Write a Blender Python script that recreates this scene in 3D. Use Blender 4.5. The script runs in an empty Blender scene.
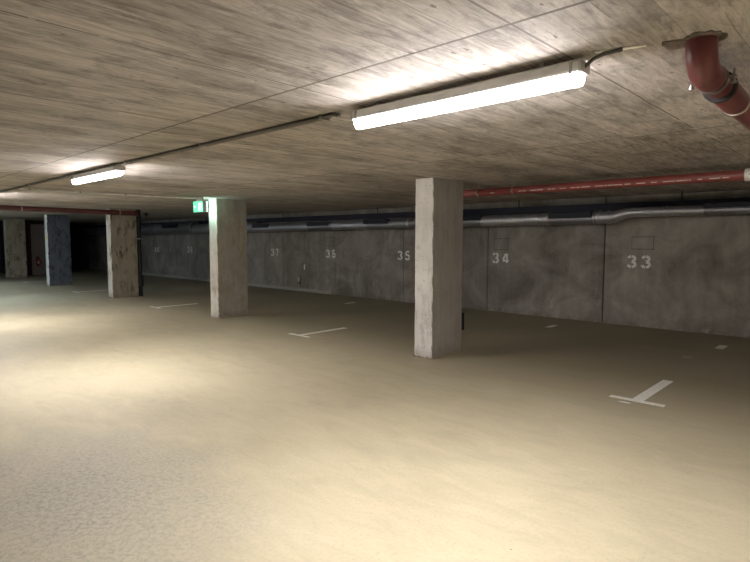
import bpy, bmesh, math, random
from mathutils import Vector, Matrix
random.seed(7)
S = bpy.context.scene
COL = S.collection
PI = math.pi

# ------------------------------------------------------------------ camera
F = Vector((-0.68510, 0.72437, -0.07694)).normalized()
RT = Vector((0.72645, 0.68722, 0.00142)); RT = (RT - F * RT.dot(F)).normalized()
UP = RT.cross(F)
cam_data = bpy.data.cameras.new('camera'); cam = bpy.data.objects.new('camera', cam_data)
COL.objects.link(cam); S.camera = cam
cam.matrix_world = Matrix(((RT.x, UP.x, -F.x, 0), (RT.y, UP.y, -F.y, 0), (RT.z, UP.z, -F.z, 1.5), (0, 0, 0, 1)))
cam_data.sensor_width = 36; cam_data.lens = 543.5 / 750 * 36
cam_data.clip_start = 0.02

# ------------------------------------------------------------------ world, exposure
w = bpy.data.worlds.new('world'); S.world = w; w.use_nodes = True
w.node_tree.nodes['Background'].inputs[0].default_value = (0.5, 0.55, 0.65, 1)
w.node_tree.nodes['Background'].inputs[1].default_value = 0.0
S.view_settings.view_transform = 'Standard'; S.view_settings.look = 'None'
S.view_settings.gamma = 1; S.view_settings.use_curve_mapping = False
S.view_settings.exposure = 0.0
TUBE_POWER = 480.0          # emission of the tubes
SIGN_POWER = 1.0

CEIL = 2.2486
WALL = 9.892
PX = [-4.087 - 5.0265 * i for i in range(5)]   # pillar faces (x), row of five
PY = 5.354
LY = 2.235                                      # line of lamps

# ------------------------------------------------------------------ node helpers
class NT:
    def __init__(s, name):
        s.m = bpy.data.materials.new(name); s.m.use_nodes = True
        s.t = s.m.node_tree; s.n = s.t.nodes; s.b = s.n['Principled BSDF']
        s.pos = s.n.new('ShaderNodeNewGeometry').outputs['Position']
    def link(s, a, b): s.t.links.new(a, b)
    def val(s, sock, v):
        if hasattr(v, 'is_linked') or hasattr(v, 'links'): s.link(v, sock)
        else: sock.default_value = v
    def mapping(s, scale=(1, 1, 1), loc=(0, 0, 0), rot=(0, 0, 0), src=None):
        n = s.n.new('ShaderNodeMapping'); s.link(src or s.pos, n.inputs['Vector'])
        n.inputs['Scale'].default_value = scale; n.inputs['Location'].default_value = loc
        n.inputs['Rotation'].default_value = rot
        return n.outputs[0]
    def noise(s, vec=None, scale=5, detail=4, rough=.55, dist=0):
        n = s.n.new('ShaderNodeTexNoise'); s.link(vec or s.pos, n.inputs['Vector'])
        n.inputs['Scale'].default_value = scale; n.inputs['Detail'].default_value = detail
        n.inputs['Roughness'].default_value = rough; n.inputs['Distortion'].default_value = dist
        return n.outputs['Fac']
    def voro(s, vec=None, scale=5, feature='F1'):
        n = s.n.new('ShaderNodeTexVoronoi'); n.feature = feature
        s.link(vec or s.pos, n.inputs['Vector']); n.inputs['Scale'].default_value = scale
        return n.outputs['Distance']
    def white(s, vec, dims='3D'):
        n = s.n.new('ShaderNodeTexWhiteNoise'); n.noise_dimensions = dims
        s.link(vec, n.inputs['Vector' if dims == '3D' else 'W']); return n.outputs['Value']
    def ramp(s, fac, stops):
        n = s.n.new('ShaderNodeValToRGB'); s.link(fac, n.inputs[0]); e = n.color_ramp.elements
        while len(e) < len(stops): e.new(.5)
        for i, (p, c) in enumerate(stops):
            e[i].position = p
            e[i].color = (c[0], c[1], c[2], 1) if isinstance(c, tuple) else (c, c, c, 1)
        return n.outputs[0]
    def math(s, op, a, b=0.0, c=None):
        n = s.n.new('ShaderNodeMath'); n.operation = op
        s.val(n.inputs[0], a); s.val(n.inputs[1], b)
        if c is not None: s.val(n.inputs[2], c)
        return n.outputs[0]
    def mix(s, fac, a, b, mode='MIX'):
        n = s.n.new('ShaderNodeMix'); n.data_type = 'RGBA'; n.blend_type = mode
        s.val(n.inputs[0], fac)
        for k, v in ((6, a), (7, b)):
            if isinstance(v, tuple): n.inputs[k].default_value = (v[0], v[1], v[2], 1)
            else: s.link(v, n.inputs[k])
        return n.outputs[2]
    def sep(s, v=None):
        n = s.n.new('ShaderNodeSeparateXYZ'); s.link(v or s.pos, n.inputs[0]); return n.outputs
    def comb(s, x, y, z):
        n = s.n.new('ShaderNodeCombineXYZ')
        for i, v in enumerate((x, y, z)): s.val(n.inputs[i], v)
        return n.outputs[0]
    def bump(s, h, strength=.3, dist=.01, normal=None):
        n = s.n.new('ShaderNodeBump'); s.link(h, n.inputs['Height'])
        n.inputs['Strength'].default_value = strength; n.inputs['Distance'].default_value = dist
        if normal: s.link(normal, n.inputs['Normal'])
        s.link(n.outputs[0], s.b.inputs['Normal']); return n.outputs[0]
    def base(s, c):
        if isinstance(c, tuple): s.b.inputs['Base Color'].default_value = (*c[:3], 1)
        else: s.link(c, s.b.inputs['Base Color'])
    def rough(s, v): s.val(s.b.inputs['Roughness'], v)
    def metal(s, v): s.val(s.b.inputs['Metallic'], v)

def plain(name, c, rough=.6, metal=0.0, var=.12, scale=20, bump=.05):
    t = NT(name); n = t.noise(scale=scale, detail=5)
    lo = tuple(v * (1 - var) for v in c); hi = tuple(min(1, v * (1 + var)) for v in c)
    t.base(t.ramp(n, [(.3, lo), (.7, hi)])); t.rough(rough); t.metal(metal)
    t.bump(n, bump, .003); return t.m

def emit_down(name, c, strength):
    # a diffuser over a downward-facing strip: its underside is brighter than its flanks
    t = NT(name); t.base(c); t.b.inputs['Emission Color'].default_value = (*c, 1); t.rough(.4)
    g = t.n.new('ShaderNodeNewGeometry'); nz = t.sep(g.outputs['Normal'])[2]
    d = t.math('MAXIMUM', t.math('MULTIPLY', nz, -1.0), 0.0)
    k = t.math('MULTIPLY', t.math('ADD', t.math('MULTIPLY', t.math('POWER', d, 2.0), .98), .02), strength)
    t.link(k, t.b.inputs['Emission Strength']); return t.m

def emit(name, c, strength):
    t = NT(name); t.base(c); t.b.inputs['Emission Color'].default_value = (*c, 1)
    t.b.inputs['Emission Strength'].default_value = strength; t.rough(.4); return t.m

# ceiling: board-formed concrete, boards run along Y
def mat_ceiling():
    t = NT('board_formed_concrete')
    x, y, z = t.sep()
    wob = t.math('MULTIPLY', t.math('SUBTRACT', t.noise(scale=1.3, detail=3), .5), .03)
    xs = t.math('ADD', x, wob)
    u = t.math('DIVIDE', xs, .146)
    idx = t.math('FLOOR', u); fr = t.math('FRACT', u)
    bay = t.math('FLOOR', t.math('DIVIDE', t.math('SUBTRACT', y, 1.75), 2.5))
    rnd = t.white(t.comb(idx, bay, 3.1))
    off = t.math('MULTIPLY', rnd, 40)
    g = t.comb(t.math('ADD', t.math('MULTIPLY', x, 20), off), t.math('MULTIPLY', y, 3.0), off)
    grain = t.noise(g, scale=1, detail=7, rough=.70, dist=1.1)
    g2 = t.comb(t.math('MULTIPLY', x, 60), t.math('MULTIPLY', y, 7), off)
    flecks = t.noise(g2, scale=1, detail=4, rough=.7)
    cloud = t.noise(scale=.9, detail=4, rough=.6)
    blot = t.noise(t.mapping((1.0, .6, 1)), scale=4.5, detail=8, rough=.75, dist=.5)
    tone = t.math('ADD', t.math('MULTIPLY', grain, .62), t.math('ADD', t.math('MULTIPLY', cloud, .3), t.math('MULTIPLY', rnd, .10)))
    col = t.ramp(tone, [(.37, (.215, .190, .168)), (.5, (.42, .380, .345)), (.63, (.61, .565, .525))])
    dk = t.ramp(flecks, [(.30, 0.5), (.43, 1.0)])
    col = t.mix(.75, col, dk, 'MULTIPLY')
    col = t.mix(.5, col, t.ramp(blot, [(.38, .36), (.49, 1.0)]), 'MULTIPLY')
    # gaps between boards, strong in places only
    edge = t.math('MINIMUM', fr, t.math('SUBTRACT', 1, fr))
    edge = t.math('LESS_THAN', edge, .022)
    sel = t.white(t.comb(idx, bay, 9.7))
    brk = t.math('GREATER_THAN', t.math('ADD', t.noise(scale=2.2, detail=3), t.math('MULTIPLY', sel, .5)), .76)
    line = t.math('MULTIPLY', t.math('MULTIPLY', edge, brk), .42)
    # formwork panel joints
    jy = t.math('ABSOLUTE', t.math('SUBTRACT', t.math('FRACT', t.math('ADD', t.math('DIVIDE', t.math('SUBTRACT', y, 1.748), 2.5), .5)), .5))
    jy = t.math('LESS_THAN', jy, .0033)
    jx = t.math('ABSOLUTE', t.math('SUBTRACT', t.math('FRACT', t.math('ADD', t.math('DIVIDE', t.math('ADD', xs, 1.005), 1.168), .5)), .5))
    jx = t.math('LESS_THAN', jx, .0048)
    jb = t.math('MULTIPLY', jx, t.math('GREATER_THAN', t.noise(scale=1.1, detail=4, rough=.7), .43))
    joint = t.math('MAXIMUM', t.math('MULTIPLY', jy, .85), t.math('MULTIPLY', jb, .75))
    dark = t.math('MAXIMUM', line, joint)
    col = t.mix(dark, col, (.11, .09, .07))
    # blow holes and knots
    spots = t.math('ADD', t.voro(t.mapping((15, 6, 1)), scale=1), t.math('MULTIPLY', t.math('SUBTRACT', t.noise(scale=45, detail=3), .5), .22))
    pick = t.noise(t.mapping(loc=(7, 3, 0)), scale=1.6, detail=2)
    sp = t.math('MULTIPLY', t.math('LESS_THAN', spots, .10), t.math('GREATER_THAN', pick, .52))
    col = t.mix(t.math('MULTIPLY', sp, .7), col, (.09, .075, .06))
    t.base(col); t.rough(.82)
    h = t.math('SUBTRACT', t.math('ADD', t.math('MULTIPLY', grain, 1.0), t.math('MULTIPLY', rnd, .25)), t.math('MULTIPLY', dark, 1.2))
    t.bump(h, .6, .012)
    return t.m

def mat_floor():
    t = NT('trowelled_screed_floor')
    x, y, z = t.sep()
    cloud = t.noise(scale=.55, detail=5, rough=.55, dist=.3)
    sweep = t.noise(t.mapping((1.0, 2.6, 1), rot=(0, 0, .55)), scale=2.1, detail=9, rough=.70, dist=.7)
    fine = t.noise(scale=46, detail=4, rough=.7)
    tone = t.math('ADD', t.math('MULTIPLY', cloud, .5), t.math('MULTIPLY', sweep, .5))
    col = t.ramp(tone, [(.32, (.375, .330, .225)), (.5, (.475, .422, .290)), (.68, (.555, .495, .35))])
    col = t.mix(.35, col, t.ramp(fine, [(.32, .72), (.5, 1.0), (.7, 1.1)]), 'MULTIPLY')
    # scuffs and thin scratches
    sc = t.noise(t.mapping((7, 1.2, 1), rot=(0, 0, -.9)), scale=1.5, detail=6, rough=.75, dist=1.5)
    mask = t.ramp(t.noise(t.mapping(loc=(4, 9, 0)), scale=.8, detail=2), [(.5, 0.0), (.62, 1.0)])
    scm = t.math('MULTIPLY', t.ramp(sc, [(.60, 0.0), (.68, 1.0)]), mask)
    col = t.mix(t.math('MULTIPLY', scm, .4), col, (.30, .255, .18))
    # pitted, greyish rough spot of worn screed near the camera
    dx = t.math('MULTIPLY', t.math('SUBTRACT', x, -3.35), .62); dy = t.math('MULTIPLY', t.math('SUBTRACT', y, 1.0), .7)
    d = t.math('SQRT', t.math('ADD', t.math('MULTIPLY', dx, dx), t.math('MULTIPLY', t.math('MULTIPLY', dy, dy), 1.6)))
    d = t.math('ADD', d, t.math('MULTIPLY', t.noise(scale=2.2, detail=7, rough=.7), 1.3))
    worn = t.ramp(d, [(.35, 1.0), (1.0, 0.0)]) if False else t.ramp(t.math('MULTIPLY', d, .5), [(.42, 1.0), (.80, 0.0)])
    pit = t.noise(scale=34, detail=8, rough=.82, dist=.25)
    pits = t.math('MULTIPLY', worn, t.ramp(pit, [(.42, 1.0), (.54, 0.0)]))
    col = t.mix(t.math('MULTIPLY', worn, .8), col, (.41, .385, .31))
    col = t.mix(t.math('MULTIPLY', pits, .6), col, (.19, .17, .12))
    # parking bays beyond the lane darkened: fall-off of light painted into the floor
    bay_shade = t.math('MULTIPLY', t.ramp(t.math('MULTIPLY', t.math('ADD', y, t.math('MULTIPLY', cloud, 1.2)), .1), [(.54, 0.0), (.70, 1.0)]), .55)
    col = t.mix(bay_shade, col, (.20, .17, .11))
    spots = t.voro(scale=3.4)
    sp = t.math('MULTIPLY', t.math('LESS_THAN', spots, .028), t.math('GREATER_THAN', t.noise(t.mapping(loc=(1, 5, 0)), scale=1.3), .55))
    col = t.mix(t.math('MULTIPLY', sp, .7), col, (.12, .10, .07))
    t.base(col)
    t.rough(t.ramp(t.math('ADD', t.math('MULTIPLY', sweep, .6), t.math('MULTIPLY', fine, .4)), [(.3, .55), (.7, .75)]))
    h = t.math('ADD', t.math('MULTIPLY', fine, .5), t.math('ADD', t.math('MULTIPLY', sweep, .2), t.math('MULTIPLY', t.math('MULTIPLY', pit, worn), 3.5)))
    t.bump(h, .22, .006)
    return t.m

def mat_wall():
    t = NT('cast_concrete_wall')
    x, y, z = t.sep()
    pidx = t.math('FLOOR', t.math('DIVIDE', t.math('ADD', x, 1.108), 2.6))
    rnd = t.white(t.comb(pidx, 1.0, 5.0))
    cloud = t.noise(scale=1.3, detail=8, rough=.68, dist=.8)
    vert = t.noise(t.mapping((5, 5, .7)), scale=1.6, detail=5, rough=.65)
    fine = t.noise(scale=30, detail=4, rough=.7)
    tone = t.math('ADD', t.math('MULTIPLY', cloud, .68), t.math('ADD', t.math('MULTIPLY', vert, .20), t.math('MULTIPLY', rnd, .12)))
    col = t.ramp(tone, [(.36, (.18, .160, .134)), (.5, (.315, .288, .25)), (.64, (.45, .42, .37))])
    col = t.mix(.35, col, t.ramp(fine, [(.3, .7), (.5, 1.0)]), 'MULTIPLY')
    # damp, rusty streaks and scuffs low on the wall
    low = t.ramp(z, [(.02, 1.0), (.10, .35), (.75, 0.0)])
    st = t.math('MULTIPLY', low, t.ramp(t.noise(t.mapping((3, 3, 1.3)), scale=2.4, detail=6, rough=.7), [(.42, 0.0), (.58, 1.0)]))
    col = t.mix(t.math('MULTIPLY', st, .5), col, (.15, .12, .09))
    pl = t.math('MULTIPLY', t.ramp(z, [(.25, 1.0), (.7, 0.0)]), t.ramp(t.noise(t.mapping((2, 2, 1.6), loc=(3, 0, 1)), scale=2.0, detail=5, rough=.7), [(.60, 0.0), (.68, 1.0)]))
    col = t.mix(t.math('MULTIPLY', pl, .35), col, (.60, .56, .48))
    t.base(col); t.rough(.8)
    t.bump(t.math('ADD', t.math('MULTIPLY', vert, .6), t.math('MULTIPLY', fine, .3)), .3, .006)
    return t.m

def mat_pillar(name, lo, mid, hi, stain, stain_amt, stain_scale=6, side=None):
    t = NT(name)
    x, y, z = t.sep()
    cloud = t.noise(scale=2.6, detail=6, rough=.62, dist=.4)
    vert = t.noise(t.mapping((9, 9, .8)), scale=1.5, detail=5, rough=.65)
    tone = t.math('ADD', t.math('MULTIPLY', cloud, .55), t.math('MULTIPLY', vert, .45))
    col = t.ramp(tone, [(.32, lo), (.5, mid), (.68, hi)])
    if side:    # broad faces darkened, shade painted into the colour; the fourth's are blue-grey
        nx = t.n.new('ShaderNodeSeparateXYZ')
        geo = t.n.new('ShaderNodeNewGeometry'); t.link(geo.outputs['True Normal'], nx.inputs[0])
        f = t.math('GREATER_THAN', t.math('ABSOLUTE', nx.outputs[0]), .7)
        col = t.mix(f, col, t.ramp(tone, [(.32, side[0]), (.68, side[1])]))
    s = t.noise(t.mapping((1.6, 1.6, .62), loc=(2, 4, 1)), scale=stain_scale, detail=8, rough=.75, dist=.15)
    big = t.noise(t.mapping(loc=(8, 1, 5)), scale=1.7, detail=2)
    sm = t.math('MULTIPLY', t.ramp(s, [(.50, 0.0), (.58, 1.0)]), t.ramp(big, [(.40, 0.0), (.55, 1.0)]))
    col = t.mix(t.math('MULTIPLY', sm, stain_amt), col, stain)
    holes = t.voro(scale=19)
    hs = t.math('MULTIPLY', t.math('LESS_THAN', holes, .15), t.math('GREATER_THAN', t.noise(scale=5, detail=2), .52))
    col = t.mix(t.math('MULTIPLY', hs, .55), col, (.14, .12, .10))
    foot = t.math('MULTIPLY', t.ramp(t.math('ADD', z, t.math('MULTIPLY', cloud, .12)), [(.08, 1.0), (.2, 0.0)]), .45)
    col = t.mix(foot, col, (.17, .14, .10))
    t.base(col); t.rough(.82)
    t.bump(t.math('ADD', t.math('MULTIPLY', tone, .8), t.math('MULTIPLY', hs, -.5)), .35, .008)
    return t.m

M = {}
M['ceiling'] = mat_ceiling(); M['floor'] = mat_floor(); M['wall'] = mat_wall()
M['groove'] = plain('dark_joint', (.07, .06, .05), .9)
M['white_paint'] = plain('worn_white_road_paint', (.93, .90, .83), .6, var=.12, scale=35)
M['number_paint'] = plain('white_stencil_paint', (.95, .94, .92), .7, var=.1, scale=40)
M['tube'] = emit_down('lit_diffuser', (1.0, .950, .935), TUBE_POWER)
M['tube_cool'] = emit_down('lit_diffuser_cool', (.70, .86, 1.0), TUBE_POWER * .75)
M['housing'] = plain('white_lamp_housing', (.82, .82, .83), .4, var=.04)
M['endcap'] = plain('pale_plastic_cap', (.62, .62, .63), .35, var=.03)
M['conduit'] = plain('dark_grey_conduit', (.11, .10, .09), .5)
M['conduit_pale'] = plain('pale_grey_conduit', (.78, .76, .72), .5)
M['steel'] = plain('zinc_plated_steel', (.42, .41, .39), .38, 1.0)
M['rubber'] = plain('black_rubber', (.02, .02, .02), .7)
M['red_pipe'] = plain('red_brown_cast_iron_paint', (.155, .042, .044), .36, var=.14, scale=9)
M['maroon'] = plain('dull_maroon_paint', (.085, .022, .020), .5, var=.2, scale=6)
M['print'] = plain('pale_print', (.80, .70, .62), .5)
M['tray'] = plain('blue_black_coated_sheet', (.012, .012, .030), .6, var=.3, scale=3)
M['grille'] = plain('black_grille', (.012, .012, .022), .6)
M['patch'] = plain('smoother_cement_patch', (.25, .22, .18), .8, var=.12)
M['patch_edge'] = plain('dark_patch_edge', (.09, .075, .06), .9)
M['void'] = plain('shade_dark_concrete', (.05, .048, .045), .9)  # near black: the shade of the unlit far end put into the colour
M['black'] = plain('matt_black', (.012, .012, .012), .6)
M['yellow'] = plain('yellow_sticker', (.75, .58, .05), .5)
M['bright_white'] = plain('white_plastic', (.75, .74, .70), .4, var=.03)
M['ext_red'] = plain('extinguisher_red', (.45, .03, .02), .3)
M['sign_green'] = emit('green_backlit_panel', (.12, .80, .42), SIGN_POWER)
M['sign_white'] = emit('white_backlit_symbol', (.72, 1.0, .88), SIGN_POWER * 1.25)
M['sign_back'] = emit('pale_green_boosted_panel', (.58, 1.0, .86), 24.0)  # unseen rear panel, boosted far above the front to throw glow on the pillar
M['sign_case'] = plain('sign_casing', (.55, .52, .50), .5, var=.03)
M['louvre'] = plain('dusty_pink_grey_slats', (.42, .36, .345), .6)

def mat_galv(name, c, rough):
    t = NT(name)
    sp = t.voro(t.mapping((1, 1, 1)), scale=28)
    n = t.noise(scale=3, detail=4)
    t.base(t.ramp(t.math('ADD', t.math('MULTIPLY', sp, .5), t.math('MULTIPLY', n, .5)), [(.2, tuple(v * .75 for v in c)), (.6, c)]))
    t.metal(.92); t.rough(t.ramp(n, [(.3, rough * .8), (.7, rough * 1.2)])); return t.m
M['galv'] = mat_galv('bright_galvanised_steel', (.66, .66, .70), .44)
M['galv_dull'] = mat_galv('dull_galvanised_steel', (.42, .42, .46), .5)

# ------------------------------------------------------------------ mesh helpers
def link(name, bm, mats, parent=None, smooth=False, bevel=0):
    me = bpy.data.meshes.new(name)
    bmesh.ops.recalc_face_normals(bm, faces=bm.faces)
    bm.to_mesh(me); bm.free()
    if not isinstance(mats, (list, tuple)): mats = [mats]
    for m in mats: me.materials.append(m)
    if smooth:
        for p in me.polygons: p.use_smooth = True
        try: me.set_sharp_from_angle(angle=math.radians(40))
        except Exception: pass
    o = bpy.data.objects.new(name, me); COL.objects.link(o)
    if parent: o.parent = parent
    if bevel:
        b = o.modifiers.new('bevel', 'BEVEL'); b.width = bevel; b.segments = 2; b.limit_method = 'ANGLE'
    return o

def box(bm, lo, hi, mi=0):
    x0, y0, z0 = lo; x1, y1, z1 = hi
    v = [bm.verts.new(p) for p in ((x0, y0, z0), (x1, y0, z0), (x1, y1, z0), (x0, y1, z0), (x0, y0, z1), (x1, y0, z1), (x1, y1, z1), (x0, y1, z1))]
    for f in ((0, 3, 2, 1), (4, 5, 6, 7), (0, 1, 5, 4), (1, 2, 6, 5), (2, 3, 7, 6), (3, 0, 4, 7)):
        fa = bm.faces.new([v[i] for i in f]); fa.material_index = mi

def tube(bm, path, radii, seg=24, cap=True, mi=0):
    """rings swept along a list of points, one radius per point"""
    P = [Vector(p) for p in path]
    if not isinstance(radii, (list, tuple)): radii = [radii] * len(P)
    rings = []; ref = None
    for i, p in enumerate(P):
        a = (P[i] - P[i - 1]) if i else (P[1] - P[0]); b = (P[i + 1] - P[i]) if i < len(P) - 1 else a
        if a.length < 1e-6: a = b
        if b.length < 1e-6: b = a
        d = (a.normalized() + b.normalized()).normalized()
        if ref is None: ref = Vector((0, 0, 1)) if abs(d.z) < .9 else Vector((0, 1, 0))
        u = (ref - d * ref.dot(d)).normalized(); v = d.cross(u); ref = u
        rings.append([bm.verts.new(p + (u * math.cos(2 * PI * k / seg) + v * math.sin(2 * PI * k / seg)) * radii[i]) for k in range(seg)])
    for r0, r1 in zip(rings, rings[1:]):
        for k in range(seg):
            f = bm.faces.new((r0[k], r0[(k + 1) % seg], r1[(k + 1) % seg], r1[k])); f.material_index = mi
    if cap:
        bm.faces.new(rings[0][::-1]).material_index = mi; bm.faces.new(rings[-1]).material_index = mi

def ring(bm, c, axis, r_in, r_out, width, seg=28):
    c = Vector(c); d = Vector(axis).normalized()
    ref = Vector((0, 0, 1)) if abs(d.z) < .9 else Vector((0, 1, 0))
    u = (ref - d * ref.dot(d)).normalized(); v = d.cross(u)
    L = []
    for r, s in ((r_in, -.5), (r_out, -.5), (r_out, .5), (r_in, .5)):
        L.append([bm.verts.new(c + d * width * s + (u * math.cos(2 * PI * k / seg) + v * math.sin(2 * PI * k / seg)) * r) for k in range(seg)])
    for a in range(4):
        A, B = L[a], L[(a + 1) % 4]
        for k in range(seg): bm.faces.new((A[k], A[(k + 1) % seg], B[(k + 1) % seg], B[k]))

def sphere(bm, c, r, u=16, v=10, scale=(1, 1, 1)):
    m = Matrix.Translation(c) @ Matrix.Diagonal((*[r * s for s in scale], 1))
    bmesh.ops.create_uvsphere(bm, u_segments=u, v_segments=v, radius=1, matrix=m)

def prism(bm, pts, axis_fn, t0, t1, mi=0):
    """closed 2-D outline pushed from t0 to t1; axis_fn(a, b, t) gives the 3-D point"""
    A = [bm.verts.new(axis_fn(a, b, t0)) for a, b in pts]; B = [bm.verts.new(axis_fn(a, b, t1)) for a, b in pts]
    n = len(pts)
    bm.faces.new(A).material_index = mi; bm.faces.new(B[::-1]).material_index = mi
    for i in range(n): bm.faces.new((A[i], B[i], B[(i + 1) % n], A[(i + 1) % n])).material_index = mi

def thing(name, loc, label, cat, group=None, rotz=0):
    o = bpy.data.objects.new(name, None); COL.objects.link(o); o.location = loc; o.rotation_euler = (0, 0, rotz)
    o.empty_display_size = .1
    return tag(o, label, cat, group)
def tag(o, label, cat, group=None):
    o['label'] = label; o['category'] = cat
    if group: o['group'] = group
    return o
def struct(name, bm, mats, **k):
    o = link(name, bm, mats, **k); o['kind'] = 'structure'; return o
def dup(root, loc, label, rotz=0, group=None):
    r = root.copy(); COL.objects.link(r); r.location = loc; r.rotation_euler = (0, 0, rotz); r['label'] = label
    if group: r['group'] = group
    for ch in root.children:
        c = ch.copy(); COL.objects.link(c); c.parent = r
        for g in ch.children:
            d = g.copy(); COL.objects.link(d); d.parent = c
    return r

# ------------------------------------------------------------------ room shell
XL, XR, YF = -29.0, 5.0, -5.0
b = bmesh.new(); box(b, (XL - .3, YF - .3, -.3), (XR + .3, WALL + .4, 0)); struct('floor', b, M['floor'])
b = bmesh.new(); box(b, (XL - .3, YF - .3, CEIL), (XR + .3, WALL + .4, CEIL + .3)); struct('ceiling', b, M['ceiling'])
# long numbered wall: cast panels with open vertical joints
seams = [(XL, 0), (-26.8, .012), (-24.1, .012), (-21.444, .014), (-18.974, .014), (-14.913, .006), (-13.129, .014), (-12.102, .010), (-10.838, .014), (-8.422, .014), (-6.105, .014), (-3.708, .026), (.4, .014), (2.8, .014), (XR, 0)]
b = bmesh.new()
for (xa, ga), (xb, gb) in zip(seams, seams[1:]):
    box(b, (xa + ga / 2, WALL, 0), (xb - gb / 2, WALL + .06, CEIL), 0)
box(b, (XL, WALL + .025, 0), (XR, WALL + .3, CEIL), 1)
struct('wall_back', b, [M['wall'], M['groove']])
b = bmesh.new(); box(b, (XL - .3, YF, 0), (XL, WALL + .3, CEIL)); struct('wall_left', b, M['void'])
b = bmesh.new(); box(b, (XR, YF, 0), (XR + .3, WALL + .3, CEIL)); struct('wall_right', b, M['wall'])
b = bmesh.new(); box(b, (XL, YF - .3, 0), (XR, YF, CEIL)); struct('wall_front', b, M['wall'])
b = bmesh.new()
prism(b, [(WALL - .045, 0), (WALL, 0), (WALL, .085), (WALL - .012, .07)], lambda a, c, h: (h, a, c), XL, -11.0); struct('baseboard_back', b, plain('pale_mortar_fillet', (.40, .38, .34), .9, var=.25, scale=14))
# stair core at the far end
b = bmesh.new(); box(b, (-28.2, 6.05, 0), (-25.6, 7.75, CEIL)); struct('wall_core', b, M['void'])

# ------------------------------------------------------------------ pillars
def pillar(i, mat, label, seed, chip=False):
    rnd = random.Random(seed)
    a, d = .284, .651
    t = thing('concrete_pillar', (PX[i] - a / 2, PY + d / 2, 0), label, 'pillar', 'concrete pillars in one row')
    b = bmesh.new(); box(b, (-a / 2, -d / 2, 0), (a / 2, d / 2, CEIL))
    bmesh.ops.bevel(b, geom=[e for e in b.edges if abs(e.verts[0].co.z - e.verts[1].co.z) > 1], offset=.009, segments=1, affect='EDGES')
    bmesh.ops.bisect_plane
    for k in range(1, 36):
        z = k / 36 * CEIL
        if k < 10: z = (k / 10) ** 1.4 * .5
        else: z = .5 + (k - 9) / 27 * (CEIL - .5)
        geom = b.verts[:] + b.edges[:] + b.faces[:]
        bmesh.ops.bisect_plane(b, geom=geom, plane_co=(0, 0, min(z, CEIL - .004)), plane_no=(0, 0, 1))
    for v in b.verts:
        if .001 < v.co.z < CEIL - .001:
            v.co.x += rnd.uniform(-.0018, .0018); v.co.y += rnd.uniform(-.0018, .0018)
        if chip and v.co.x > .1 and v.co.y < -.3 and .01 < v.co.z < .42:
            f = (1 - v.co.z / .42)
            v.co.x -= .030 * f ** .5 * rnd.uniform(.6, 1); v.co.y += .02 * f
    link('shaft', b, mat, t)
    # crumbled mortar rim at the foot
    b = bmesh.new(); pts = []
    n = 44
    for k in range(n):
        s = k / n * 2 * (a + d)
        if s < a: p = (-a / 2 + s, -d / 2); nn = (0, -1)
        elif s < a + d: p = (a / 2, -d / 2 + s - a); nn = (1, 0)
        elif s < 2 * a + d: p = (a / 2 - (s - a - d), d / 2); nn = (0, 1)
        else: p = (-a / 2, d / 2 - (s - 2 * a - d)); nn = (-1, 0)
        pts.append((p, nn))
    lo, hi = [], []
    for p, nn in pts:
        e = rnd.uniform(.008, .026)
        lo.append(b.verts.new((p[0] + nn[0] * e, p[1] + nn[1] * e, 0)))
        hi.append(b.verts.new((p[0] * .995, p[1] * .995, rnd.uniform(.010, .035))))
    for k in range(n): b.faces.new((lo[k], lo[(k + 1) % n], hi[(k + 1) % n], hi[k]))
    b.faces.new(lo[::-1]); b.faces.new(hi)
    link('mortar_rim', b, M['rim'], t)
    return t
M['rim'] = plain('crumbling_mortar', (.27, .23, .17), .9, var=.3, scale=50, bump=.4)
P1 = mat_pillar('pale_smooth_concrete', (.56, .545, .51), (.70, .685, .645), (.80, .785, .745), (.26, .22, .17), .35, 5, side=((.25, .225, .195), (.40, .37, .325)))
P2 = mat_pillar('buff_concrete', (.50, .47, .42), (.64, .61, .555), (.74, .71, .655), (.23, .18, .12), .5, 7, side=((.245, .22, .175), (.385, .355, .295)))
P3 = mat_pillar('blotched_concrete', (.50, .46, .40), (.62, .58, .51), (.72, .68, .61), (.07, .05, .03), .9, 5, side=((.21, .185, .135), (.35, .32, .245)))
P4 = mat_pillar('blue_sided_concrete', (.60, .58, .54), (.70, .68, .64), (.8, .78, .73), (.03, .035, .05), .8, 6, side=((.10, .11, .13), (.15, .165, .19)))
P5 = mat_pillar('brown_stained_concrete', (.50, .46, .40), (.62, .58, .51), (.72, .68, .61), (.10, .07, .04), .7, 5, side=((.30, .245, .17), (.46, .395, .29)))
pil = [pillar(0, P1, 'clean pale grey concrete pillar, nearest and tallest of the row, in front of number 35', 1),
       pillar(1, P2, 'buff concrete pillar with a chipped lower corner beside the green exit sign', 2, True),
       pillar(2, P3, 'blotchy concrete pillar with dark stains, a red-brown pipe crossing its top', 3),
       pillar(3, P4, 'concrete pillar with blue-grey side and a small yellow sticker', 4),
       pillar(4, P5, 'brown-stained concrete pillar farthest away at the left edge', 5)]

# yellow sticker on the fourth pillar
b = bmesh.new(); box(b, (-19.32, PY - .004, 1.46), (-19.25, PY - .0005, 1.60)); st = link('yellow_sticker', b, M['yellow'])
st.parent = pil[3]; st.matrix_parent_inverse = Matrix.Translation(pil[3].location).inverted(); st['label'] = 'small yellow sticker'

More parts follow.
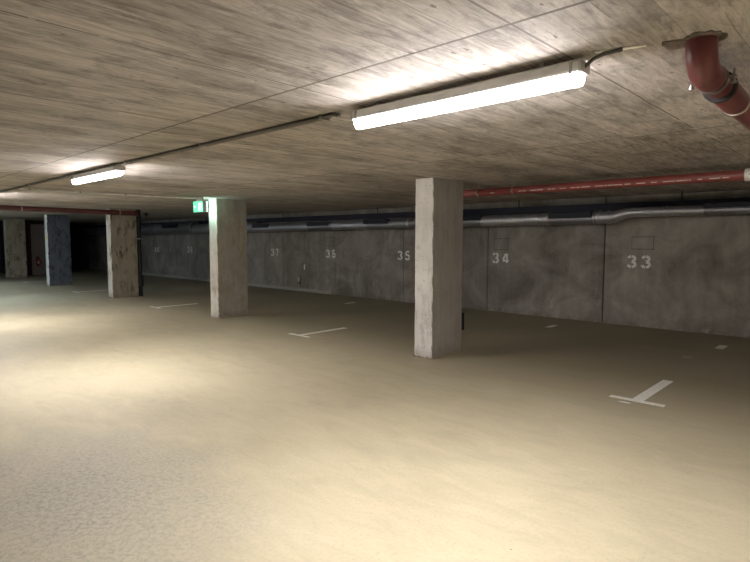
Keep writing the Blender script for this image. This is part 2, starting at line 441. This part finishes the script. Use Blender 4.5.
# dark downpipe behind the blotchy pillar
t = thing('downpipe', (-14.23, 6.091, 0), 'black vertical downpipe running down behind the blotchy stained pillar', 'pipe')
b = bmesh.new(); tube(b, [(0, 0, 0), (0, 0, CEIL - .001)], .055, 18); link('pipe', b, M['black'], t, True)
b = bmesh.new(); tube(b, [(0, 0, .24), (0, 0, .27), (0, 0, .52), (0, 0, .55)], [.057, .085, .085, .057], 18); link('inspection_collar', b, M['black'], t, True)
b = bmesh.new(); ring(b, (0, 0, 1.5), (0, 0, 1), .054, .064, .03); link('pipe_clamp', b, M['steel'], t, True)

# black box fixed behind the nearest pillar
t = thing('junction_box', (-4.165, 6.03, .4), 'small black box low on the hidden back of the nearest pillar', 'box')
b = bmesh.new(); box(b, (-.06, -.023, -.115), (.06, .062, .115)); link('casing', b, M['black'], t, bevel=.006)
b = bmesh.new(); box(b, (-.05, .062, -.10), (.05, .070, .10)); link('lid', b, M['rubber'], t, bevel=.003)

# ------------------------------------------------------------------ bay numbers
def arc(cx, cy, rx, ry, a0, a1, n=12):
    return [(cx + rx * math.cos(math.radians(a0 + (a1 - a0) * k / n)), cy + ry * math.sin(math.radians(a0 + (a1 - a0) * k / n))) for k in range(n + 1)]
DIG = {  # strokes in a box 0.66 wide and 1 high, with stencil bridges
 '3': [arc(.30, .72, .23, .19, 170, 97, 5), arc(.30, .72, .24, .19, 83, -88, 10), arc(.30, .29, .27, .20, 88, -83, 10), arc(.30, .29, .26, .20, -97, -170, 5)],
 '4': [[(.36, .92), (.06, .36)], [(.02, .28), (.64, .28)], [(.46, .92), (.46, .40)], [(.46, .18), (.46, .08)]],
 '5': [[(.14, .91), (.56, .91)], [(.12, .84), (.11, .56)], arc(.30, .33, .27, .24, 128, 5, 9), arc(.30, .33, .27, .24, -10, -160, 9)],
 '6': [arc(.33, .62, .25, .30, 60, 170, 8), arc(.32, .32, .24, .23, 165, 20, 9), arc(.32, .32, .24, .23, 5, -172, 11)],
 '7': [[(.06, .91), (.58, .91)], [(.56, .82), (.38, .46)], [(.35, .40), (.24, .08)]],
 '8': [arc(.32, .71, .21, .19, 80, -80, 9), arc(.32, .71, .21, .19, 100, 260, 9), arc(.32, .29, .25, .20, 80, -80, 9), arc(.32, .29, .25, .20, 100, 260, 9)],
 '9': [arc(.31, .66, .24, .24, -5, 175, 10), arc(.31, .66, .24, .24, 188, 345, 9), arc(.29, .38, .27, .30, -5, -120, 8)],
 '0': [arc(.32, .5, .25, .42, 80, -80, 12), arc(.32, .5, .25, .42, 100, 260, 12)],
}
def stroke(bm, pts, wd, sc):
    P = [Vector((p[0], p[1])) for p in pts]; L, R = [], []
    for i, p in enumerate(P):
        d = (P[min(i + 1, len(P) - 1)] - P[max(i - 1, 0)]).normalized(); n = Vector((-d.y, d.x)) * wd / 2
        L.append(p + n); R.append(p - n)
    for k in range(len(P) - 1):
        q = [L[k], L[k + 1], R[k + 1], R[k]]
        A = [bm.verts.new((v.x * sc, 0, v.y * sc)) for v in q]; B = [bm.verts.new((v.x * sc, -.0012, v.y * sc)) for v in q]
        bm.faces.new(A); bm.faces.new(B[::-1])
        for j in range(4): bm.faces.new((A[j], B[j], B[(j + 1) % 4], A[(j + 1) % 4]))
def number(txt, x, z, label):
    H = .225
    t = thing('bay_number', (x, WALL - .0004, z - H / 2), label, 'number', 'stencilled bay numbers on the long wall')
    for k, ch in enumerate(txt):
        b = bmesh.new()
        for s in DIG[ch]: stroke(b, s, .20, H)
        o = link('digit', b, M['number_paint'], t); o.location = ((-.19 if k == 0 else .04), 0, 0)
        o['label'] = 'white stencilled digit ' + ch
for txt, x, z, extra in (('33', -3.118, 1.117, 'rightmost, under a rectangular patch'), ('34', -5.80, 1.114, 'right of the nearest pillar'),
                         ('35', -8.41, 1.11, 'left of the nearest pillar'), ('36', -11.0, 1.10, 'between 35 and 37'),
                         ('37', -13.53, 1.09, 'right of the buff pillar'), ('38', -16.15, 1.09, 'hidden behind the buff pillar'),
                         ('39', -18.75, 1.10, 'left of the buff pillar'), ('40', -21.45, 1.06, 'just right of the blotchy pillar')):
    if txt == '38': continue
    number(txt, x, z, 'white stencilled number %s on the concrete wall, %s' % (txt, extra))

# shallow rectangular patches above some numbers
def patch(x, z, wd, hd, label):
    t = thing('wall_patch', (x, WALL, z), label, 'wall patch', 'rectangular cement patches above bay numbers')
    b = bmesh.new(); box(b, (-wd / 2, -.003, -hd / 2), (wd / 2, .001, hd / 2)); link('cement_face', b, M['wall'], t)
    b = bmesh.new()
    for lo, hi in (((-wd / 2 - .02, hd / 2), (wd / 2 + .05, hd / 2 + .008)), ((-wd / 2 - .01, -hd / 2 - .009), (wd / 2 + .02, -hd / 2)), ((-wd / 2 - .006, -hd / 2), (-wd / 2, hd / 2)), ((wd / 2, -hd / 2), (wd / 2 + .006, hd / 2))):
        box(b, (lo[0], -.004, lo[1]), (hi[0], .001, hi[1]))
    link('edge_groove', b, M['patch_edge'], t)
patch(-3.07, 1.44, .34, .20, 'rectangular cement patch on the wall above number 33')
patch(-5.80, 1.40, .32, .22, 'rectangular cement patch on the wall above number 34')
patch(-11.05, 1.42, .32, .22, 'rectangular cement patch on the wall above number 36')

# white valve stub low on the wall under number 36/37
t = thing('valve_stub', (-12.335, WALL, .27), 'small white capped valve low on the wall between numbers 36 and 37', 'valve')
b = bmesh.new(); box(b, (-.045, -.012, -.16), (.045, -.0005, .16)); link('back_plate', b, M['patch'], t)
b = bmesh.new(); tube(b, [(0, -.04, .0), (0, -.04, .10), (0, -.04, .14)], [.035, .035, .015], 16); link('cap', b, M['bright_white'], t, True)
b = bmesh.new(); tube(b, [(0, -.04, -.10), (0, -.04, -.02)], .026, 16); link('body', b, M['bright_white'], t, True)
b = bmesh.new(); ring(b, (0, -.04, -.055), (0, 0, 1), .025, .034, .02); ring(b, (0, -.04, -.01), (0, 0, 1), .02, .037, .02); link('collar', b, M['rubber'], t, True)
b = bmesh.new(); sphere(b, (0, 0, 0), .055, 14, 8, (.7, .06, 1.6)); o = link('filler_spot', b, M['white_paint'], None, True); o.location = (-12.13, WALL - .002, .70)
tag(o, 'pale blob of filler beside the wall joint between 36 and 37', 'filler')

# ------------------------------------------------------------------ floor markings
def tmark(x, label, wd=.48, fleck=False):
    t = thing('bay_marking', (x, 5.285, 0), label, 'floor marking', 'white T marks at the mouths of the bays')
    b = bmesh.new(); box(b, (-wd / 2, -.035, .0002), (wd / 2, .038, .0018)); link('cross_bar', b, M['white_paint'], t)
    b = bmesh.new(); box(b, (-.05, .0385, .0002), (.05, 1.0, .0018)); link('stem', b, M['white_paint'], t)
    if fleck:
        b = bmesh.new(); prism(b, [(-.10, -.13), (-.06, -.145), (.0, -.135), (.012, -.115), (-.05, -.105)], lambda a, c, h: (a, c, h), .0002, .0015)
        o = link('paint_fleck', b, M['white_paint'], t); o.location = (-.02, .0, 0)
tmark(-1.64, 'white painted T mark nearest the camera, right of the nearest pillar', fleck=True)
tmark(-6.63, 'white painted T mark between the nearest and the buff pillar')
tmark(-11.62, 'white painted T mark between the buff and the blotchy pillar')
tmark(-16.61, 'faint white T mark between the blotchy and the blue-grey pillar')
tmark(-21.6, 'tiny white T mark between the blue-grey and the farthest pillar')
M['faded_paint'] = plain('almost_worn_off_paint', (.42, .38, .29), .7, var=.3, scale=40)
def dash(x, y, l, label, mat='white_paint'):
    b = bmesh.new(); box(b, (-.05, -l / 2, .0002), (.05, l / 2, .0018)); o = link('line_dash', b, M[mat]); o.location = (x, y, 0)
    tag(o, label, 'floor marking', 'short white dashes near the wall')
dash(-4.18, 8.86, .32, 'short white dash on the floor before the wall joint left of number 33')
dash(-1.64, 8.79, .32, 'short white dash on the floor nearest the right edge')
dash(-9.16, 8.84, .32, 'short white dash on the floor left of the nearest pillar, below number 36')
dash(-1.81, 7.73, .16, 'faint short mark on the floor between the big T and the wall', 'faded_paint')

# ------------------------------------------------------------------ tube lamps
def make_lamp():
    L = 1.30
    t = thing('tube_light', (0, 0, CEIL), 'x', 'ceiling light', 'tube lights in one line on the ceiling')
    b = bmesh.new()
    prism(b, [(-.042, -.072), (-.046, -.064), (-.046, -.034), (-.034, -.022), (.034, -.022), (.046, -.034), (.046, -.064), (.042, -.072)], lambda a, c, h: (h, a, c), -L / 2, L / 2)
    link('housing', b, M['housing'], t)
    b = bmesh.new(); pts = [(-.038, -.0725)] + [(.038 * math.cos(a), -.074 + .048 * math.sin(a)) for a in [PI + PI * k / 14 for k in range(15)]] + [(.038, -.0725)]
    prism(b, pts, lambda a, c, h: (h, a, c), -L / 2 + .004, L / 2 - .004); link('diffuser', b, M['tube'], t, True)
    for s in (-1, 1):
        b = bmesh.new(); x0 = s * (L / 2 + .001)
        prism(b, [(-.043, -.074), (-.047, -.065), (-.047, -.032), (.047, -.032), (.047, -.065), (.043, -.074)], lambda a, c, h: (x0 + s * h, a, c), 0, .010)
        link('end_cap', b, M['endcap'], t)
        b = bmesh.new(); box(b, (s * .48 - .012, -.022, -.0225), (s * .48 + .012, .022, 0)); link('bracket', b, M['steel'], t)
        b = bmesh.new(); box(b, (s * (L / 2 - .03) - .006, -.0505, -.080), (s * (L / 2 - .03) + .006, -.0462, -.03)); link('clip', b, M['steel'], t)
    return t
lamp0 = make_lamp()
lamp0.location = (-1.600, LY, CEIL); lamp0['label'] = 'lit tube light near the camera, large and bright at upper right'
dup(lamp0, (-6.25, LY, CEIL), 'lit tube light farther along the ceiling at upper left')
for x, l in ((-11.2, 'third lit tube light along the line, just outside the left edge'), (-15.6, 'fourth lit tube light along the line'),
             (-20.3, 'fifth lit tube light along the line'), (3.05, 'lit tube light on the ceiling to the right, outside the picture')):
    lamp = dup(lamp0, (x, LY, CEIL), l)
    if x < -15:            # a cooler, older tube
        for c in lamp.children:
            if c.name.startswith('diffuser'):
                c.data = c.data.copy(); c.data.materials.clear(); c.data.materials.append(M['tube_cool'])

# dark conduits between the lamps
def conduit(xa, xb, label, dark=True):
    t = thing('conduit', ((xa + xb) / 2, LY, CEIL), label, 'conduit', 'twin conduits along the line of lamps')
    h = (xb - xa) / 2
    for dy in (-.020, .017):
        b = bmesh.new(); tube(b, [(-h, dy, -.013), (h, dy, -.013)], .011, 12); link('tube', b, M['conduit'] if dy < 0 else M['conduit_mid'], t, True)
    n = max(2, int(h * 2 / .9))
    for k in range(n):
        x = -h + .12 + (2 * h - .24) * k / (n - 1)
        b = bmesh.new(); box(b, (x - .010, -.040, -.0265), (x + .010, .037, -.0005)); link('saddle', b, M['steel'], t)
M['conduit_mid'] = plain('mid_grey_conduit', (.20, .18, .16), .5)
conduit(-5.53, -2.42, 'pair of dark conduits on the ceiling joining the two visible tube lights')
conduit(-10.2, -6.97, 'pair of dark conduits on the ceiling running left from the farther tube light')
# pale loose cable end at the near lamp
b = bmesh.new(); tube(b, [(-2.47, LY + .0, CEIL - .02), (-2.42, LY - .01, CEIL - .03), (-2.36, LY, CEIL - .05), (-2.297, LY, CEIL - .062)], .006, 8)
tag(link('lamp_cable_and_shadow', b, M['bright_white'], None, True), 'short white cable feeding the left end of the near tube light', 'cable')
b = bmesh.new(); tube(b, [(-.945, LY, CEIL - .05), (-.91, LY + .01, CEIL - .022), (-.87, LY + .01, CEIL - .012), (-.80, LY + .012, CEIL - .010)], .008, 8)  # dark strip added for the stain and shadow beyond the lamp's end
tag(link('lamp_cable_and_shadow', b, M['conduit'], None, True), 'dark strip standing for the stain and shadow at the right end of the near tube light', 'cable')
b = bmesh.new(); prism(b, [(-.90, LY - .012), (-.80, LY + .018), (-.72, LY + .045), (-.73, LY + .060), (-.81, LY + .044), (-.90, LY + .010)], lambda a, c, h: (a, c, h), CEIL - .004, CEIL - .0003)
tag(link('plaster_smear', b, M['white_paint']), 'pale smear of filler on the ceiling right of the near tube light', 'filler')
# pale conduit to the exit sign
t = thing('thin_conduit', (-9.38, 3.6, CEIL), 'thin pale conduit crossing the ceiling to the green exit sign', 'conduit')
b = bmesh.new(); tube(b, [(0, -1.33, -.0145), (.02, 0, -.0145), (.06, 1.0, -.0145), (.18, 1.40, -.0145)], .013, 12); link('tube', b, M['conduit_pale'], t, True)
for y in (-1.2, -.5, .2, .9):
    b = bmesh.new(); box(b, (-.01, y - .009, -.031), (.055, y + .009, -.0005)); link('saddle', b, M['steel'], t)

# ------------------------------------------------------------------ exit sign
t = thing('exit_sign', (-9.145, 5.045, CEIL), 'green lit running-man exit sign hanging from the ceiling before the buff pillar', 'exit sign')
b = bmesh.new(); box(b, (-.175, -.040, -.268), (.175, .040, -.070)); link('casing', b, M['sign_case'], t, bevel=.004)
b = bmesh.new(); box(b, (-.10, -.014, -.07), (.10, .014, -.001)); link('hanger', b, M['sign_case'], t)
def XZ(yv):
    return lambda a, c, h: (a, yv + h, c)
for s in (-1, 1):
    y0 = s * .0405
    b = bmesh.new(); box(b, (-.170, min(y0, y0 + s * .003), -.263), (.170, max(y0, y0 + s * .003), -.075))
    p = link('panel', b, M['sign_green'] if s < 0 else M['sign_back'], t); p['label'] = 'green lit panel'
    fn = XZ(y0 + s * .0035); e = s * .0015
    b = bmesh.new(); prism(b, [(.015, -.245), (.085, -.245), (.085, -.10), (.015, -.10)], fn, 0, e); link('doorway_symbol', b, M['sign_white'], p)
    b = bmesh.new(); prism(b, [(-.155, -.169), (-.115, -.135), (-.115, -.157), (-.075, -.157), (-.075, -.181), (-.115, -.181), (-.115, -.203)], fn, 0, e); link('arrow_symbol', b, M['sign_white'], p)
    b = bmesh.new(); prism(b, [(.122, -.128), (.108, -.116), (.108, -.102), (.118, -.092), (.130, -.092), (.138, -.102), (.136, -.118), (.130, -.128), (.150, -.150), (.143, -.160), (.124, -.152), (.125, -.185), (.155, -.205), (.150, -.245), (.138, -.245), (.140, -.212), (.108, -.195), (.098, -.165), (.100, -.132)], fn, 0, e)
    link('running_figure', b, M['sign_white'], p)

# small dark ceiling fittings
b = bmesh.new(); tube(b, [(0, 0, 0), (0, 0, -.03), (0, 0, -.05)], [.06, .06, .045], 18); sphere(b, (0, 0, -.055), .045)
o = link('ceiling_sensor', b, M['black'], None, True); o.location = (-15.83, 7.0, CEIL); tag(o, 'small dark round sensor on the ceiling right of the blotchy pillar', 'sensor')

# ------------------------------------------------------------------ red drain pipes
# A: elbow out of the ceiling at upper right, runs towards the wall
R = .054
t = thing('drain_pipe', (-.552, 2.355, CEIL), 'thick red-brown drain pipe elbow dropping from the ceiling at the upper right corner', 'pipe')
zc = -.112; rb = .085
path = [(0, 0, -.0005), (0, 0, zc + rb)]
for k in range(1, 9):
    a = PI / 2 * k / 8; path.append((0, rb * (1 - math.cos(a)), zc + rb - rb * math.sin(a)))
path.append((0, .165, zc))
tube(b := bmesh.new(), path, R, 28); link('elbow', b, M['red_pipe'], t, True)
b = bmesh.new(); tube(b, [(0, .1653, zc), (0, .33, zc - .003)], R * .93, 28); link('pipe_neck', b, M['red_pipe'], t, True)
b = bmesh.new(); tube(b, [(0, .3303, zc - .003), (0, .35, zc - .003), (.0, .62, zc - .008), (.0, .64, zc - .008)], [R * .95, R * 1.06, R * 1.06, R * .97], 28); link('socket', b, M['red_pipe'], t, True)
b = bmesh.new(); tube(b, [(0, .6403, zc - .008), (.002, 1.2, zc - .012), (.073, 3.980, zc + .004)], R * .95, 28); link('straight_pipe', b, M['red_pipe'], t, True)
b = bmesh.new(); ring(b, (0, .322, zc - .003), (0, 1, 0), R * .92, R + .009, .03); link('rubber_sleeve', b, M['rubber'], t, True)
b = bmesh.new(); ring(b, (0, .19, zc), (0, 1, 0), R * .92, R + .003, .03); cl = link('pipe_clamp', b, M['steel'], t, True)
M['cream'] = plain('cream_gasket', (.62, .56, .48), .5)
b = bmesh.new(); ring(b, (0, .652, zc - .008), (0, 1, 0), R * .94, R + .004, .012); link('pale_gasket', b, M['cream'], t, True)
for sx in (-1, 1):
    b = bmesh.new()
    box(b, (min(sx * R, sx * (R + .030)), .176, zc - .005), (max(sx * R, sx * (R + .030)), .204, zc + .005))
    tube(b, [(sx * (R + .020), .19, zc - .026), (sx * (R + .020), .19, zc - .018), (sx * (R + .020), .19, zc - .0178), (sx * (R + .020), .19, zc + .028)], [.010, .010, .0055, .0055], 8)
    link('clamp_bolt', b, M['steel'], cl, True)
b = bmesh.new(); tube(b, [(0, .19, zc + R + .001), (0, .19, -.0005)], .006, 8); link('hanger_rod', b, M['steel'], cl, True)
b = bmesh.new(); sphere(b, (.012, rb * .42, zc - .028), .011, 12, 8); link('cast_boss', b, M['red_pipe'], t, True)
# broken plaster around its hole
b = bmesh.new(); rnd = random.Random(5); ptsA = []
for k in range(26):
    a = 2 * PI * k / 26; r = rnd.uniform(.066, .088) + (.055 if 2.6 < a < 3.7 else 0)
    ptsA.append((r * math.cos(a), r * math.sin(a)))
oo = [b.verts.new((p[0], p[1], -.004)) for p in ptsA]; ot = [b.verts.new((p[0], p[1], 0)) for p in ptsA]
ib = [b.verts.new((.056 * math.cos(2 * PI * k / 26), .056 * math.sin(2 * PI * k / 26), -.008)) for k in range(26)]; it = [b.verts.new((v.co.x, v.co.y, 0)) for v in ib]
for A, B in ((ot, oo), (oo, ib), (ib, it)):
    for k in range(26): b.faces.new((A[k], A[(k + 1) % 26], B[(k + 1) % 26], B[k]))
M['chipped'] = plain('chipped_dark_mortar', (.16, .13, .11), .95, var=.5, scale=60, bump=.6)
o = link('mortar_collar', b, M['chipped'], None); o.location = (-.552, 2.355, CEIL - .0003)
tag(o, 'rough chipped mortar around the hole where the pipe elbow leaves the ceiling', 'mortar')

# B: pipe parallel to the wall
M['red_pipe_a'] = M['red_pipe']; M['red_pipe'] = plain('red_drain_pipe_paint', (.25, .062, .055), .36, var=.14, scale=9)
zb = 2.132; yb = 6.45
t = thing('drain_pipe', (0, yb, 0), 'long red drain pipe with a pale printed line, running under the ceiling along the wall', 'pipe')
b = bmesh.new(); path = [(-4.72, 0, CEIL), (-4.72, 0, zb + .10)]
for k in range(1, 9):
    a = PI / 2 * k / 8; path.append((-4.72 + .10 * (1 - math.cos(a)), 0, zb + .10 - .10 * math.sin(a)))
path.append((-4.56, 0, zb)); tube(b, path, .054, 24); link('elbow', b, M['red_pipe'], t, True)
b = bmesh.new(); tube(b, [(-4.5597, 0, zb), (-.62, 0, zb + .006)], .0525, 24); link('straight_pipe', b, M['red_pipe'], t, True)
b = bmesh.new(); tube(b, [(-.6197, 0, zb + .006), (-.33, 0, zb + .006)], .060, 24); tube(b, [(-.479, -.108, zb + .008), (-.479, -.03, zb + .008)], .060, 24); link('tee', b, M['red_pipe'], t, True)
b = bmesh.new(); tube(b, [(-.3297, 0, zb + .006), (XR - .01, 0, zb + .02)], .0525, 24); link('straight_pipe', b, M['red_pipe'], t, True)
for x in (-4.14, -3.61, -1.03):
    b = bmesh.new(); ring(b, (x, 0, zb + .003), (1, 0, 0), .051, .060, .022); box(b, (x - .01, -.075, zb - .008), (x + .01, -.057, zb + .012))
    c = link('pipe_clamp', b, M['steel'], t, True)
    b = bmesh.new(); tube(b, [(x, 0, zb + .058), (x, 0, CEIL)], .006, 8); link('hanger_rod', b, M['steel'], c, True)
b = bmesh.new(); ring(b, (-1.05, 0, zb + .003), (1, 0, 0), .052, .063, .05); o = link('white_sleeve', b, M['bright_white'], t, True); o['label'] = 'white pipe sleeve'
rnd = random.Random(3); x = -3.52
def print_dash(b, x0, x1):
    a0, a1 = math.radians(196), math.radians(205)     # angle on the camera side of the pipe
    n = [(math.cos(a0), math.sin(a0)), (math.cos(a1), math.sin(a1))]
    q = []
    for r in (.0527, .0533):
        for (c, s) in n:
            for xx in (x0, x1): q.append(b.verts.new((xx, c * r, zb + .003 + s * r)))
    for f in ((0, 1, 3, 2), (4, 6, 7, 5), (0, 4, 5, 1), (2, 3, 7, 6), (0, 2, 6, 4), (1, 5, 7, 3)): b.faces.new([q[i] for i in f])
while x < -1.2:
    l = rnd.uniform(.02, .12); b = bmesh.new(); print_dash(b, x, min(x + l, -1.2)); x += l + rnd.choice((.008, .012, .02, .06)); link('printed_mark', b, M['print'], t)
b = bmesh.new(); print_dash(b, -3.93, -3.87); link('printed_mark', b, M['print'], t)

# C: maroon pipe crossing above the far pillars
t = thing('drain_pipe', (-13.93, 0, 0), 'dull maroon pipe crossing the ceiling in front of the blotchy pillar top, far left', 'pipe')
b = bmesh.new(); tube(b, [(0, 0.2, 2.185), (0, 5.92, 2.14)], .058, 20); link('straight_pipe', b, M['maroon'], t, True)
b = bmesh.new(); tube(b, [(0, 5.82, 2.141), (0, 5.95, 2.14)], .066, 20); link('end_cap', b, M['maroon'], t, True)
for y in (1.2, 3.4, 5.5):
    b = bmesh.new(); z = 2.185 - .045 * (y - .2) / 5.72; ring(b, (0, y, z), (0, 1, 0), .057, .062, .025); c = link('pipe_clamp', b, M['steel'], t, True)
    b = bmesh.new(); tube(b, [(0, y, z + .060), (0, y, CEIL)], .006, 8); link('hanger_rod', b, M['steel'], c, True)

# ------------------------------------------------------------------ ventilation duct
YD = 9.50
def zbot(x): return 1.768 + (x + 3.7) * .0062
t = thing('ventilation_duct', (0, YD, 0), 'long round galvanised ventilation duct with black grilles along the numbered wall', 'duct')
def section(xa, xb, d, mat, name='duct_section', ribs=0):
    b = bmesh.new(); r = d / 2
    if ribs:
        n = int((xb - xa) / ribs); path = []; rr = []
        for k in range(n):
            x = xa + (xb - xa) * k / n; wdt = (xb - xa) / n
            for f, q in ((0, -.0035), (.12, 0), (.88, 0), (.999, -.0035)): path.append((x + wdt * f, 0, zbot(x) + r)); rr.append(r + q)
        path.append((xb, 0, zbot(xb) + r)); rr.append(r)
        tube(b, path, rr, 28)
    else: tube(b, [(xa, 0, zbot(xa) + r), (xb, 0, zbot(xb) + r)], r, 28)
    return link(name, b, mat, t, True)
def coupling(x, d, z=None, wd=.05):
    b = bmesh.new(); ring(b, (x, 0, (zbot(x) + d / 2) if z is None else z), (1, 0, 0), d / 2 - .002, d / 2 + .007, wd, 28); link('coupling', b, M['galv'], t, True)
def grille(xa, xb, za, zb_, y=-.105):
    b = bmesh.new(); box(b, (xa, y, za), (xb, y + .055, zb_)); g = link('grille', b, M['grille'], t, bevel=.004)
    b = bmesh.new(); n = 4
    for k in range(n):
        zz = za + (zb_ - za) * (k + .5) / n; box(b, (xa + .015, y - .004, zz - .004), (xb - .015, y + .001, zz + .004))
    link('grille_slats', b, M['tray'], g)
section(XL + .02, -17.6, .40, M['galv_dull']); coupling(-26.0, .40); coupling(-23.1, .40); coupling(-20.33, .40); coupling(-17.62, .40, wd=.1)
section(-17.6, -13.96, .32, M['galv']); section(-13.96, -11.38, .235, M['galv'])
section(-11.38, -10.45, .22, M['galv_dull']); section(-10.45, -9.2, .235, M['galv'], ribs=.19)
section(-9.2, -6.0, .225, M['galv_dull']); coupling(-7.9, .225); coupling(-9.25, .23)
section(-6.0, -4.56, .225, M['galv'], ribs=.17); coupling(-4.57, .225, wd=.03)
section(-4.56, -3.70, .205, M['galv_dull'])
coupling(-3.735, .215, wd=.02); section(-3.70, -3.49, .215, M['galv'], ribs=.1); coupling(-3.66, .22, wd=.04); coupling(-3.50, .22, wd=.05)
# offset bend up to the smaller end duct
b = bmesh.new(); z0 = zbot(-3.49) + .108; path = [(-3.49, 0, z0), (-3.42, 0, z0), (-3.34, 0, z0 + .025), (-3.22, 0, z0 + .058), (-3.12, 0, z0 + .068)]
tube(b, path, [.107, .105, .095, .082, .077], 28); link('offset_bend', b, M['galv'], t, True)
z1 = z0 + .068
b = bmesh.new(); tube(b, [(-3.12, 0, z1), (-2.08, 0, z1 - .003)], .077, 28); link('duct_section', b, M['galv'], t, True)
coupling(-2.6, .155, z1, .02)
b = bmesh.new(); tube(b, [(-2.08, 0, z1 - .003), (XR - .02, 0, z1 + .0)], .072, 28); link('duct_section', b, M['galv_dull'], t, True)
for xa, xb, hh, dd in ((-22.2, -21.5, .13, .40), (-19.7, -18.5, .13, .40), (-13.96, -13.15, .11, .235), (-11.40, -10.56, .10, .22), (-9.27, -8.47, .10, .225), (-6.75, -5.97, .095, .225), (-4.55, -3.76, .095, .205)):
    xm = (xa + xb) / 2; top = zbot(xm) + dd * (.98 if dd < .3 else .86)
    grille(xa, xb, top - hh, top + .012, -dd / 2 - .012)
grille(-2.07, -.9, z1 + .035, z1 + .105, -.085); grille(.2, 1.4, z1 + .035, z1 + .105, -.085)
for x in (-25, -21, -16.8, -12.6, -8.9, -5.2, -2.4, 1.5):
    zz = 1.98 if x > -13 else 2.0
    b = bmesh.new(); box(b, (x - .012, -.002, zz), (x + .012, .002, CEIL)); link('hanger_strap', b, M['black'], t)
tr = thing('cable_tray', (0, WALL - .115, 0), 'dark blue-black cable tray on the wall just above the round duct', 'cable tray')
b = bmesh.new()
prism(b, [(-.09, 2.00), (.105, 2.00), (.105, 2.125), (.097, 2.125), (.097, 2.008), (-.082, 2.008), (-.082, 2.125), (-.09, 2.125)], lambda a, c, h: (h, a, c), XL + .02, XR - .02)
link('tray', b, M['tray'], tr)
b = bmesh.new()
for k, (yy, rr) in enumerate(((-.05, .018), (-.01, .02), (.035, .016), (.07, .02))): tube(b, [(XL + .03, yy, 2.009 + rr), (XR - .03, yy, 2.009 + rr)], rr, 8)
link('cables', b, M['rubber'], tr, True)

# ------------------------------------------------------------------ far end
t = thing('slatted_door', (-25.6, 6.98, 0), 'dim slatted door in a dark maroon frame at the far left, between the last two pillars', 'door')
b = bmesh.new(); box(b, (0, -.46, 0), (.04, .46, 2.08))
for k in range(26): box(b, (.04, -.40, .12 + k * .072), (.052, .40, .17 + k * .072))
link('slatted_leaf', b, M['louvre'], t)
b = bmesh.new(); box(b, (0, -.53, 0), (.07, -.46, 2.16)); box(b, (0, .46, 0), (.07, .53, 2.16)); box(b, (0, -.46, 2.08), (.07, .46, 2.16)); link('frame', b, M['maroon'], t)
b = bmesh.new(); box(b, (.052, .34, 1.0), (.09, .37, 1.14)); link('handle', b, M['steel'], t)
t = thing('fire_extinguisher', (-25.42, 6.71, .37), 'small red fire extinguisher with white label beside the far slatted door', 'fire extinguisher')
b = bmesh.new(); tube(b, [(0, 0, 0), (0, 0, .02), (0, 0, .27), (0, 0, .31), (0, 0, .33)], [.05, .062, .062, .04, .02], 18); link('cylinder', b, M['ext_red'], t, True)
b = bmesh.new(); tube(b, [(0, 0, .33), (0, 0, .37)], .02, 12); box(b, (-.01, -.06, .36), (.01, .03, .385)); link('valve', b, M['black'], t, True)
b = bmesh.new(); tube(b, [(0, .03, .35), (.03, .075, .28), (.035, .08, .08)], .010, 8); link('hose', b, M['black'], t, True)
b = bmesh.new(); box(b, (.058, -.03, .09), (.066, .03, .22)); link('paper_label', b, M['bright_white'], t)
b = bmesh.new(); box(b, (-.127, -.02, .15), (-.058, .02, .19)); link('wall_bracket', b, M['black'], t)
